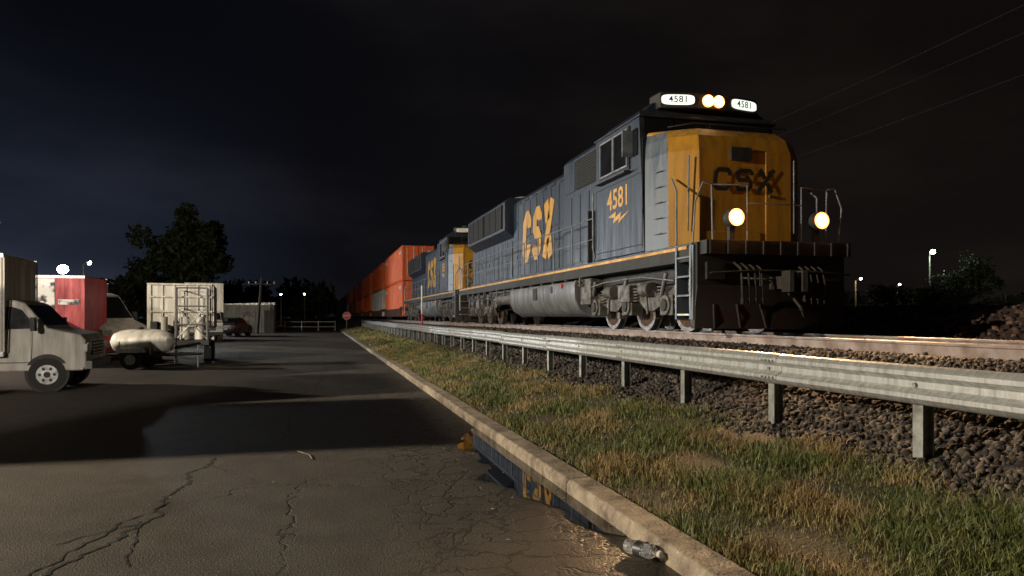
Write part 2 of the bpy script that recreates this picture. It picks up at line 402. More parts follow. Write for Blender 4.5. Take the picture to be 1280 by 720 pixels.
for py in posts:
    dz=random.uniform(-.02,.02)
    ps.box(.0,.008,py-.05,py+.05,.2,1.14+dz,'galvp'); ps.box(.1,.108,py-.05,py+.05,.2,1.14+dz,'galvp'); ps.box(.008,.1,py-.004,py+.004,.2,1.14+dz,'galvp')
    ps.cyl((-.04,py,zb+.155),(-.015,py,zb+.155),.018,'galvp',8)
ps.emit('posts',gr)

# ---------------------------------------------------------------- locomotive
def loco(name,Y,number,lit,variant=0):
    R=empty(name,(CX,Y,RAILZ)); ys=22.0
    f=MB(); f.box(-1.5,1.5,.15,ys,1.28,1.56,'blk'); f.box(-1.515,-1.503,.3,ys-.1,1.50,1.585,'orangestr'); f.box(1.503,1.515,.3,ys-.1,1.50,1.585,'orangestr')
    f.box(-1.1,1.1,.5,ys-.4,.95,1.28,'blk')
    f.box(-1.52,1.52,.1,ys+.05,1.56,1.6,'blue')
    for k in range(14): f.box(-1.49,-1.40,5.8+k*1.1,5.86+k*1.1,1.05,1.28,'truck')
    f.tube([(-1.42,5.7,1.2),(-1.42,16,1.2)],.03,'truck'); f.tube([(-1.44,5.7,1.1),(-1.44,14,1.1)],.02,'truck')
    f.emit('frame_and_walkway',R,bevel=.008)
    p=MB()
    p.box(-1.5,1.5,-.05,.15,.75,1.6,'blk'); p.box(-1.45,1.45,-.28,-.05,1.38,1.62,'blk')
    for k in range(9): p.box(-1.4+k*.345,-1.36+k*.345,-.31,-.281,1.38,1.62,'blk')
    p.loft([[(-1.52,.15,.10),(-1.52,.0,.10),(0,-.62,.08),(1.52,.0,.10),(1.52,.15,.10)],[(-1.52,.15,.5),(-1.52,-.02,.5),(0,-.34,.45),(1.52,-.02,.5),(1.52,.15,.5)],[(-1.5,.15,.85),(-1.5,-.06,.85),(0,-.14,.85),(1.5,-.06,.85),(1.5,.15,.85)]],'plowredlit')
    for k in (-1.2,-.8,-.4,.4,.8,1.2):
        yb=-.62*(1-abs(k)/1.52)-.012; yt=-.34*(1-abs(k)/1.52)-.03
        p.loft([[(k-.02,yb,.11),(k+.02,yb,.11),(k+.02,yb+.04,.11),(k-.02,yb+.04,.11)],[(k-.02,yt-.01,.52),(k+.02,yt-.01,.52),(k+.02,yt+.04,.52),(k-.02,yt+.04,.52)]],'plowredlit')
    for sx in(-1,1):
        for k in range(4):
            z=.32+.34*k; a=min(sx*1.53,sx*1.05);b=max(sx*1.53,sx*1.05)
            p.box(a,b,.17,.62,z,z+.035,'rail_h' if k else 'white'); 
        p.box(min(sx*1.02,sx*1.05),max(sx*1.02,sx*1.05),.15,.66,.25,1.56,'blue')
        p.box(min(sx*1.3,sx*1.54),max(sx*1.3,sx*1.54),.62,.68,.25,1.56,'bluelit')
        p.box(min(sx*1.25,sx*1.54),max(sx*1.25,sx*1.54),.02,.16,.25,1.56,'bluelit')
        p.tube([(sx*1.5,.1,1.6),(sx*1.5,.02,2.3),(sx*1.35,.02,2.65),(sx*1.18,.02,2.62),(sx*1.16,.02,1.62)],.017,'rail_h')
        p.tube([(sx*1.53,.1,.4),(sx*1.56,.06,1.0),(sx*1.53,.1,1.6)],.016,'rail_h',6)
        p.tube([(sx*1.5,.7,1.6),(sx*1.5,.7,2.6),(sx*1.42,1.05,2.9)],.02,'rail_h')
        p.tube([(sx*.55,-.1,1.62),(sx*.55,-.1,2.62),(sx*1.16,.02,2.62)],.013,'rail_h')
        for q in range(4):
            x=sx*(.42+.13*q); p.tube([(x,-.1,1.25),(x,-.32,1.12),(x+.02*sx,-.38,.85),(x,-.36,.62)],.024,'blk',6)
            p.cyl((x,-.36,.62),(x,-.36,.52),.034,'blk',6)
        p.box(min(sx*1.0,sx*1.35),max(sx*1.0,sx*1.35),-.12,-.05,.95,1.25,'blk')
    p.tube([(-.55,-.1,2.3),(.55,-.1,2.3)],.012,'rail_h')
    p.tube([(-1.4,-.32,1.05),(-.5,-.36,1.1),(.5,-.36,1.1),(1.4,-.32,1.05)],.018,'blk',6)
    for q in range(5): p.tube([(-.5+.25*q-.05,-.16,1.58),(-.45+.25*q,-.2,1.44),(-.4+.25*q,-.16,1.58)],.013,'blk',5)
    p.emit('pilot_and_plow',R,bevel=.006)
    c=MB(); c.box(-.14,.14,-.55,.1,.78,1.0,'blk'); c.box(-.28,.28,-.15,.0,.68,1.12,'blk')
    c.prism([(-.18,-.55),(.16,-.55),(.2,-.7),(.12,-.86),(.02,-.84),(.03,-.7),(-.06,-.66),(-.12,-.82),(-.2,-.8)],'z',.72,1.08,'blk')
    c.tube([(-.14,-.3,.95),(-.7,-.12,.98)],.018,'truck'); c.tube([(.2,-.2,.75),(.25,-.5,.45),(.1,-.7,.42)],.03,'blk')
    c.emit('coupler',R,bevel=.015)
    n=MB()
    def ring(z,fy,ins,hw0=1.53): return [(-hw0+ins*.4,1.95,z),(-1.42+ins,fy+.38,z),(-.98+ins,fy,z),(.98-ins,fy,z),(1.42-ins,fy+.38,z),(hw0-ins*.4,1.95,z)]
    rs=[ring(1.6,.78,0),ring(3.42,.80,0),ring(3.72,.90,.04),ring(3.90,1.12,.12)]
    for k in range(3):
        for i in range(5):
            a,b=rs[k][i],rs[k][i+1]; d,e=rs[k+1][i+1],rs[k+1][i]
            n.quad(a,b,d,e,'nyel' if i in(1,2,3) else 'bluelit')
    tb=[(-1.5,1.95,3.97),(1.5,1.95,3.97)]
    n.add(rs[3]+tb,[(0,1,6),(1,2,6),(2,3,7,6),(3,4,7),(4,5,7)],'nyel')
    n.emit('nose',R,bevel=.04,segs=3)
    nd=MB()
    nd.box(.42,1.0-.03,.77,.8,1.75,3.45,'nyel'); nd.cyl((.5,.77,2.6),(.5,.73,2.6),.03,'truck')
    nd.box(-.34,.1,.745,.80,3.25,3.50,'blk')
    nd.box(-.9,.3,.765,.8,1.66,1.9,'nyel')
    nd.tube([(-1.18,.86,1.9),(-1.18,.82,3.3)],.016,'rail_h'); nd.tube([(1.0,.72,1.9),(1.0,.72,3.3)],.016,'rail_h')
    nd.tube([(-1.42,1.2,3.9),(-1.0,.95,3.95),(1.0,.95,3.95)],.014,'blk',5)
    for k in range(5):
        nd.tube([(-1.5,1.3,1.9+.3*k),(-1.5,1.6,1.9+.3*k)],.012,'rail_h',5)
    nd.emit('nose_door_and_grabs',R,bevel=.006)
    L=MB(); csx(L,lambda u,v:(-.74+u,.745,2.66+v),.44,'blk',W=.38,th=.2)
    L.emit('nose_lettering',R,smooth=False,fixn=False)
    cb=MB(); hw=1.55
    def cr(y,z0,dz=0): return [(-hw,y,z0),(-hw,y,4.38+dz),(-1.2,y,4.70+dz),(-.6,y,4.80+dz),(.6,y,4.80+dz),(1.2,y,4.70+dz),(hw,y,4.38+dz),(hw,y,z0)]
    fr=cr(2.3,1.6); fr[0]=(-hw,1.95,1.6); fr[7]=(hw,1.95,1.6); fr[1]=(-hw,2.2,4.38); fr[6]=(hw,2.2,4.38)
    cb.loft([fr,cr(2.6,1.6),cr(4.55,1.6)],'blue')
    cb.box(-1.585,1.585,2.1,4.6,4.36,4.41,'blue')
    cb.emit('cab',R,bevel=.02,segs=3)
    w=MB()
    def fq(x0,x1,z0,z1,mt,o=.012):
        def yy(z): return 1.95+(z-1.6)/(4.38-1.6)*.25-o
        w.add([(x0,yy(z0),z0),(x1,yy(z0),z0),(x1,yy(z1),z1),(x0,yy(z1),z1)],[(0,1,2,3)],mt)
    fq(-1.53,1.53,3.90,4.50,'blk',.012); 
    for x0,x1 in((-1.45,-.82),(-.76,-.06),(.06,.76),(.82,1.45)): fq(x0,x1,3.98,4.43,'glass',.03)
    for sx in(-1,1):
        X0=sx*(hw+.004);X1=sx*(hw+.035)
        a,b=min(X0,X1),max(X0,X1)
        w.box(a,b,2.62,4.22,3.38,4.28,'blk')
        for y0,y1 in((2.7,3.38),(3.46,4.14)):
            X2=sx*(hw+.036);X3=sx*(hw+.045); w.box(min(X2,X3),max(X2,X3),y0,y1,3.48,4.20,'glass')
            for (yy0,yy1,z0,z1) in((y0-.03,y0,3.44,4.24),(y1,y1+.03,3.44,4.24),(y0,y1,3.44,3.48),(y0,y1,4.20,4.24)):
                X4=sx*(hw+.036);X5=sx*(hw+.062); w.box(min(X4,X5),max(X4,X5),yy0,yy1,z0,z1,'rail_h')
        w.box(min(sx*hw,sx*1.78),max(sx*hw,sx*1.78),2.5,2.53,3.6,4.15,'rail_h')
        w.box(min(sx*(hw+.002),sx*1.72),max(sx*(hw+.002),sx*1.72),2.55,4.25,3.30,3.34,'blue')
        w.box(min(sx*(hw+.004),sx*(hw+.02)),max(sx*(hw+.004),sx*(hw+.02)),2.24,2.46,3.6,4.15,'glass')
    w.emit('cab_windows',R)
    h=MB(); h.prism([(-1.15,2.55),(-1.12,2.12),(-.42,1.98),(.42,1.98),(1.12,2.12),(1.15,2.55)],'z',4.56,4.88,'blk')
    h.box(-1.0,1.0,2.5,3.0,4.72,4.84,'blk')
    h.emit('headlight_housing',R,bevel=.02)
    hl=MB(); lm='head' if lit else 'lampdead'; rm='halo_ring' if lit else 'chrome'
    for x in(-.12,.12):
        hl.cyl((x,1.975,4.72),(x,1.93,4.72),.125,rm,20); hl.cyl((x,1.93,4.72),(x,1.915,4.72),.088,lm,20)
    for sx in(-1,1):
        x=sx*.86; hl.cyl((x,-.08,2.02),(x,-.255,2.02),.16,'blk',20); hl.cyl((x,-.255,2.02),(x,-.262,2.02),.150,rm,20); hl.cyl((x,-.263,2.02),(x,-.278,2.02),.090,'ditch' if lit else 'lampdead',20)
        hl.box(x-.05,x+.05,-.12,-.04,1.6,1.9,'blk')
        x0,x1=sx*.42,sx*1.1; y0=1.98-.012; y1=1.98+(.68/.7)*.14-.012
        nm='nboard' if lit else 'white'
        pr=[]; c0=Vector(((x0+x1)/2,(y0+y1)/2,4.72)); ux=Vector((abs(x1-x0)/2,(y1-y0)/2*sx,0)); 
        for k in range(20):
            t=2*math.pi*k/20; cu,su=math.cos(t),math.sin(t); e=.5
            a_=math.copysign(abs(cu)**e,cu); b_=math.copysign(abs(su)**e,su); pr.append(c0+ux*a_+Vector((0,-.006,.105*b_)))
        hl.add(pr,[list(range(20))],nm)
    hl.emit('headlights_and_number_boards',R)
    if lit:
        for sx in(-1,1):
            c0=Vector((sx*.76,2.045-.036,4.72)); ang=math.atan2(.14*sx,.7)
            mx=Matrix.Translation(c0)@Matrix.Rotation(ang,4,'Z')@mx_front(0,0,0)
            text_mesh('number_board_digits',number,.19,mx,M['blk'],R,.01,1.1)
        for (x,y,z,p) in((-.86,-.45,2.02,9),(.86,-.45,2.02,2.5),(0,1.7,4.72,2)):
            ld=bpy.data.lights.new('headlight_bulb','POINT'); ld.energy=p; ld.color=(1,.40,.11); ld.shadow_soft_size=.1
            lo=bpy.data.objects.new('headlight_bulb',ld); COL.objects.link(lo); lo.parent=R; lo.location=(x,y,z)
        for sx in(-1,1):
            ld=bpy.data.lights.new('ditch_light_beam','SPOT'); ld.energy=2600; ld.color=(1,.60,.30); ld.shadow_soft_size=.08; ld.spot_size=math.radians(75); ld.spot_blend=.8
            lo=bpy.data.objects.new('ditch_light_beam',ld); COL.objects.link(lo); lo.parent=R; lo.location=(sx*.86,-.32,2.02)
            lo.rotation_euler=Vector((sx*.12-.10,-1,-.22)).to_track_quat('-Z','Y').to_euler()
    text_mesh('cab_number',number,.60,mx_left(-hw-.008,3.25,2.86),M['yel'],R,.02)
    z=MB(); zz=lambda u,v:(-hw-.008,3.25-u,2.46+v)
    z.add([zz(-.55,.06),zz(-.1,.14),zz(-.14,.02),zz(.2,.1),zz(.12,-.02),zz(.6,.07),zz(.02,-.14),zz(.08,-.03),zz(-.26,-.10),zz(-.2,.02)],[(0,9,1),(1,9,8,2),(2,8,7,3),(3,7,6,4),(4,6,5)],'yel')
    z.emit('cab_lightning_stripe',R,smooth=False,fixn=False)
    s=MB()
    for zz_ in(1.75,3.2): s.box(-hw-.012,-hw-.003,2.1,4.5,zz_,zz_+.02,'blk')
    s.box(-hw-.010,-hw-.004,2.02,2.035,1.7,3.9,'blk')
    s.box(-1.2,1.2,4.6,5.3,1.6,4.5,'blue')
    s.box(-1.32,-1.21,4.7,5.2,1.7,3.6,'blue')
    s.box(-1.215,-1.205,4.72,5.15,3.62,4.3,'grille')
    s.box(-1.45,-1.1,5.32,5.36,1.6,2.9,'blk')
    s.emit('cab_rear_equipment',R,bevel=.008)
    rf=MB()
    for x,l in((-.5,.5),(-.42,.4),(-.58,.35)): rf.cyl((x,3.2,4.96),(x,3.2-l,4.98),.03,'truck',8,r1=.075)
    rf.cyl((-.5,3.2,4.78),(-.5,3.2,4.98),.02,'truck'); rf.box(.2,.7,3.3,3.9,4.81,4.90,'blue'); rf.cyl((.9,3.6,4.7),(.9,3.6,5.0),.02,'blk'); rf.cyl((0,3.9,4.80),(0,3.9,4.88),.14,'white',12)
    rf.box(-.45,.45,9.2,10.2,4.56,4.72,'blk')
    for y in(15.2,17.1,19.0): rf.cyl((0,y,4.66),(0,y,4.80),.72,'truck',28); rf.cyl((0,y,4.80),(0,y,4.82),.62,'grille',28)
    for y in(5.9,7.0): rf.cyl((0,y,4.78),(0,y,4.88),.45,'truck',24)
    rf.emit('roof_fans_and_horn',R)
    hd=MB()
    def hoodsec(y0,y1,hw_,zt,mt='blue',z0=1.6):
        hd.prism([(-hw_,z0),(-hw_,zt-.16),(-hw_+.16,zt),(hw_-.16,zt),(hw_,zt-.16),(hw_,z0)],'y',y0,y1,mt)
    hoodsec(5.3,8.1,1.12,4.74); hoodsec(8.1,14.2,.95,4.56); 
    hd.prism([(-.95,1.6),(-.95,3.2),(-1.3,3.45),(-1.3,4.5),(-1.1,4.66),(1.1,4.66),(1.3,4.5),(1.3,3.45),(.95,3.2),(.95,1.6)],'y',14.2,20.9,'blue')
    hoodsec(20.9,21.5,.95,4.3)
    hd.emit('long_hood',R,bevel=.02)
    d=MB()
    def panel(x,y0,y1,z0,z1,mt='blue',t=.02):
        d.box(x-t,x-.003,y0,y1,z0,z1,mt)
    panel(-1.12,5.5,7.0,3.7,4.5,'grille',.03)
    for k in range(12): d.box(-1.175,-1.152,5.5,7.0,3.73+k*.065,3.745+k*.065,'blk')
    for y in np.arange(5.4,8.0,.66): panel(-1.12,y+.02,y+.62,1.75,3.55)
    panel(-1.12,7.15,7.95,3.7,4.5)
    y=8.2
    while y<14.0:
        y1=min(y+.74,14.1); 
        panel(-.95,y+.02,y1-.02,1.75,3.0,t=.018); panel(-.95,y+.02,y1-.02,3.05,4.25,t=.018)
        d.box(-.985,-.966,y+.08,y+.11,2.3,2.5,'truck'); d.box(-.985,-.966,y+.08,y+.11,3.5,3.7,'truck')
        y+=.76
    for k in range(9):
        y=14.3+k*.72; panel(-.95,y+.02,y+.68,1.75,3.12,t=.018)
        d.box(-.985,-.966,y+.08,y+.11,2.3,2.5,'truck')
    for (a,b) in((14.5,17.4),(17.6,20.6)):
        d.box(-1.33,-1.303,a,b,3.55,4.42,'grille')
        for k in range(14): d.box(-1.352,-1.332,a,b,3.58+k*.06,3.595+k*.06,'blk')
        for q in np.arange(a,b+.01,.96): d.box(-1.36,-1.332,q-.012,q+.012,3.55,4.42,'blk')
    d.box(.96,.98,8.3,14,1.8,4.2,'blue')
    for k in range(6): d.box(-.975,-.955,8.4+k*.95,8.9+k*.95,4.28,4.36,'blk')
    d.emit('hood_doors_and_grilles',R,bevel=.005)
    L=MB(); wt=csx(L,lambda u,v:(-.985,12.95-u,2.15+v),1.75,'yel',W=.98,th=.25); L.emit('side_lettering',R,smooth=False,fixn=False)
    hr=MB()
    for sx in(-1,1):
        x=sx*1.47; y=4.9
        while y<21.6:
            hr.tube([(x,y,1.3),(x,y,2.66)],.019,'rail_h',6); y+=1.52
        hr.tube([(x,4.9,2.66),(x,21.4,2.66)],.017,'rail_h',6); hr.tube([(x,4.9,2.16),(x,21.4,2.16)],.010,'rail_h',5)
        hr.tube([(x,21.4,2.66),(x,21.95,2.3),(x,21.98,.6)],.02,'white',6)
        for k in range(4): hr.box(min(sx*1.1,sx*1.53),max(sx*1.1,sx*1.53),21.5,21.95,.4+.3*k,.43+.3*k,'rail_h')
    hr.tube([(-1.52,4.62,1.6),(-1.6,4.62,1.9),(-1.6,4.62,3.2)],.018,'rail_h'); 
    hr.emit('handrails',R)
    t=MB(); pr=[(-1.48,1.22),(-1.52,1.1),(-1.50,.75),(-1.36,.48),(-1.05,.30),(1.05,.30),(1.36,.48),(1.50,.75),(1.52,1.1),(1.48,1.22)]
    t.prism(pr,'y',6.1,12.6,'tank')
    for yy in(6.1,12.52): t.prism([(p_[0]*1.012,.75+(p_[1]-.75)*1.03) for p_ in pr],'y',yy-.02,yy+.06,'tank')
    t.cyl((-1.535,8.0,1.05),(-1.50,8.0,1.05),.1,'blk'); t.box(-1.54,-1.51,9.4,9.8,.8,1.15,'blk'); t.cyl((-1.56,7.1,1.12),(-1.49,7.1,1.12),.06,'stopred',10)
    t.emit('fuel_tank',R,bevel=.015)
    a=MB()
    for z_ in(.95,):
        a.cyl((-1.22,12.9,z_),(-1.22,15.2,z_),.22,'truck',18); a.cyl((1.22,12.9,z_),(1.22,15.2,z_),.22,'truck',18)
    a.box(-1.4,-.9,5.3,6.0,.6,1.25,'truck'); a.emit('air_reservoirs',R,bevel=.02)
    for ti_,cy in enumerate((3.35,18.5)):
        T=MB()
        for sx in(-1,1):
            x0,x1=(1.02*sx,1.2*sx); a,b=min(x0,x1),max(x0,x1)
            P_=[(-2.75,.72),(-2.6,.95),(-2.2,1.0),(-1.75,.78),(-1.2,.78),(-.95,1.02),(.95,1.02),(1.2,.78),(1.75,.78),(2.2,1.0),(2.6,.95),(2.75,.72),(2.45,.58),(2.2,.62),(1.5,.55),(1.1,.42),(.75,.42),(.45,.6),(-.45,.6),(-.75,.42),(-1.1,.42),(-1.5,.55),(-2.2,.62),(-2.45,.58)]
            T.prism([(cy+p_[0],p_[1]) for p_ in P_],'x',a,b,'truck')
            for k in(-1.85,0,1.85):
                xo=1.2*sx; T.cyl((xo*.9,cy+k,.53),(sx*1.34,cy+k,.53),.2,'truck',16); T.cyl((sx*1.34,cy+k,.53),(sx*1.37,cy+k,.53),.12,'blk',12)
                T.box(min(sx*1.05,sx*1.3),max(sx*1.05,sx*1.3),cy+k-.26,cy+k+.26,.33,.72,'truck')
                for q in(-.36,.36):
                    for e in range(5): T.cyl((sx*1.22,cy+k+q,.62+.065*e),(sx*1.22,cy+k+q,.655+.065*e),.085,'truck',10)
                T.cyl((sx*1.3,cy+k+.2,.7),(sx*1.32,cy+k-.05,1.15),.045,'tank',8)
            for q in(-.95,.95):
                T.cyl((sx*1.26,cy+q-.2,.86),(sx*1.26,cy+q+.2,.86),.15,'truck',14); T.tube([(sx*1.3,cy+q,.86),(sx*1.3,cy+q*1.1,.35)],.03,'truck',6)
                T.box(min(sx*.95,sx*1.1),max(sx*.95,sx*1.1),cy+q*.98-.06,cy+q*.98+.06,.25,.6,'truck')
            T.tube([(sx*1.36,cy-2.3,.98),(sx*1.37,cy-.9,1.12),(sx*1.37,cy+1.1,1.1),(sx*1.36,cy+2.3,1.0)],.018,'tank',6)
            T.box(min(sx*1.2,sx*1.38),max(sx*1.2,sx*1.38),cy-.3,cy+.3,.62,.98,'truck')
            T.tube([(sx*1.3,cy-2.6,.9),(sx*1.2,cy-2.75,.35)],.025,'truck',6)
        T.box(-1.0,1.0,cy-2.4,cy+2.4,.55,.95,'blk')
        T.emit('truck_frame',R,bevel=.012)
        Wm=MB()
        for k in(-1.85,0,1.85):
            for sx in(-1,1):
                Wm.cyl((sx*.70,cy+k,.53),(sx*.84,cy+k,.53),.53,'steelw',36); Wm.cyl((sx*.84,cy+k,.53),(sx*.845,cy+k,.53),.44,'rust',30)
                Wm.cyl((sx*.68,cy+k,.53),(sx*.70,cy+k,.53),.56,'steelw',36)
            Wm.cyl((-.7,cy+k,.53),(.7,cy+k,.53),.09,'blk')
        Wm.emit('wheelsets',R)
    return R
loco('diesel_locomotive',11.25,'4581',True)
l2=loco('diesel_locomotive',34.1,'583',False,1)
# ---------------------------------------------------------------- stack train
cols={'orange':((.75,.13,.022),(.48,.085,.022)),'red':((.42,.06,.03),(.22,.045,.03)),'rust':((.32,.09,.05),(.15,.06,.04)),'white':((.6,.6,.58),(.4,.4,.38)),'blue':((.04,.07,.14),(.03,.05,.09))}
CM={k:mat('container_'+k,a,b,rough=.5,scale=.8,streak=True,lo=.4,hi=.7) for k,(a,b) in cols.items()}
def container_mesh(k):
    m=CM[k]; b=MB(); Lg=16.1; w=1.29; H=2.88
    pts=[]; y=.2
    while y<Lg-.3:
        pts+=[(0,y),(0,y+.10),(.035,y+.14),(.035,y+.24)]; y+=.28
    pts.append((0,Lg-.15))
    for sx in(-1,1):
        rings=[[(sx*(w-p[0]),p[1],.14),(sx*(w-p[0]),p[1],H-.1)] for p in pts]
        vs=[q for r_ in rings for q in r_]; fs=[(2*i,2*i+2,2*i+3,2*i+1) for i in range(len(rings)-1)]
        b.add(vs,fs,m)
        for y0,y1 in((0,.2),(Lg-.2,Lg)): b.box(min(sx*(w-.12),sx*(w+.01)),max(sx*(w-.12),sx*(w+.01)),y0,y1,0,H,m)
        b.box(min(sx*(w-.1),sx*(w+.006)),max(sx*(w-.1),sx*(w+.006)),.2,Lg-.2,0,.15,m); b.box(min(sx*(w-.1),sx*(w+.006)),max(sx*(w-.1),sx*(w+.006)),.2,Lg-.2,H-.12,H-.003,m)
        for yy in(3.6,12.3): b.box(min(sx*w,sx*(w+.008)),max(sx*w,sx*(w+.008)),yy,yy+.22,.02,H-.02,m)
    b.box(-w+.1,w-.1,.05,Lg-.05,H-.05,H-.01,m); b.box(-w+.1,w-.1,.05,Lg-.05,.02,.1,m)
    for y0,y1 in((.03,.07),(Lg-.07,Lg-.03)): b.box(-w+.1,w-.1,y0,y1,.1,H-.06,m)
    for x in(-.9,-.35,.35,.9): b.cyl((x,.0,.1),(x,.0,H-.1),.025,'chrome',6)
    for k_ in range(7): b.box(-w+.14,w-.14,.012,.03,.35+k_*.36,.42+k_*.36,m)
    b.box(-.02,.02,.0,.03,.1,H-.08,'blk')
    b.box(-w-.012,-w-.009,1.2,2.6,H-.62,H-.38,'white'); b.box(-w-.012,-w-.009,13.2,15.2,H-.75,H-.4,'white')
    return b
base={}
for k in cols:
    o=container_mesh(k).emit('shipping_container',smooth=False); base[k]=o
def well():
    b=MB(); m=M['rust']; 
    for sx in(-1,1):
        b.prism([(1.0,.35),(1.0,1.15),(2.0,1.0),(15.2,1.0),(16.2,1.15),(16.2,.35)],'x',min(sx*1.42,sx*1.34),max(sx*1.42,sx*1.34),m)
        for q in range(14): b.box(min(sx*1.42,sx*1.47),max(sx*1.42,sx*1.47),1.4+q*1.08,1.5+q*1.08,.36,.98,m)
        for cy in(-.4,17.4):
            b.prism([(cy-1.2,.5),(cy-.9,.72),(cy+.9,.72),(cy+1.2,.5),(cy+.9,.36),(cy-.9,.36)],'x',min(sx*.95,sx*1.08),max(sx*.95,sx*1.08),m)
    b.box(-1.3,1.3,-.9,1.0,.85,1.12,m); b.box(-1.3,1.3,16.2,18.1,.85,1.12,m); b.box(-1.3,1.3,1.0,16.2,.3,.36,m)
    for cy in(-.4,17.4):
        for q in(-.87,.87):
            for sx in(-1,1): b.cyl((sx*.7,cy+q,.46),(sx*.83,cy+q,.46),.46,'steelw',24)
            b.cyl((-.7,cy+q,.46),(.7,cy+q,.46),.08,'blk')
    for x in(-.2,.2): b.tube([(x,-1.4,.9),(x,-.9,.9)],.06,'rust')
    return b
w0=well().emit('well_car',smooth=True)
seq=[('orange','orange'),('orange','white'),('orange','orange'),('red','orange'),('red','rust'),('orange','red'),('rust','white'),('red','blue'),('rust','rust'),('orange','red'),('red','rust'),('rust','white'),('orange','rust'),('red','red')]
used=set()
def inst(src,first,loc):
    if first: o=src
    else: o=bpy.data.objects.new(src.name.split('.')[0],src.data); COL.objects.link(o)
    o.location=loc; return o
for i,(a,b_) in enumerate(seq):
    y=58.6+i*19.6
    inst(w0,i==0,(CX,y,RAILZ))
    inst(base[b_],b_ not in used,(CX,y+.55,RAILZ+.38)); used.add(b_)
    inst(base[a],a not in used,(CX,y+.55,RAILZ+.38+2.9)); used.add(a)
for k in cols:
    if k not in used: bpy.data.objects.remove(base[k])

# ---------------------------------------------------------------- road vehicles (x forward, front at x=0)
def body(mb,prof,hw,belt,k,mt):
    def W(z): return hw-max(0,z-belt)*k
    n=len(prof); vs=[(p[0],-W(p[1]),p[1]) for p in prof]+[(p[0],W(p[1]),p[1]) for p in prof]
    mb.add(vs,[list(range(n))[::-1],list(range(n,2*n))]+[(i,(i+1)%n,n+(i+1)%n,n+i) for i in range(n)],mt)
    return W
def sidepoly(mb,poly,W,mt,off=.006):
    for s in(-1,1):
        vs=[(x,s*(W(z)+off),z) for x,z in poly]; mb.add(vs,[list(range(len(poly)))],mt)
def wheels(mb,xs,r,hw,dual=()):
    for x in xs:
        for s in(-1,1):
            mb.cyl((x,s*(hw+.004),r+.02),(x,s*(hw-.3),r+.02),r*1.16,'blk',26)
            mb.cyl((x,s*(hw+.012),r),(x,s*(hw-.22),r),r,'rubber',28)
            mb.cyl((x,s*(hw+.018),r),(x,s*(hw+.002),r),r*.58,'rim',20); mb.cyl((x,s*(hw+.03),r),(x,s*(hw+.016),r),r*.18,'blk',12)
            for q in range(6):
                t=q*math.pi/3; mb.cyl((x+r*.38*math.cos(t),s*(hw+.0195),r+r*.38*math.sin(t)),(x+r*.38*math.cos(t),s*(hw+.017),r+r*.38*math.sin(t)),r*.09,'blk',8)
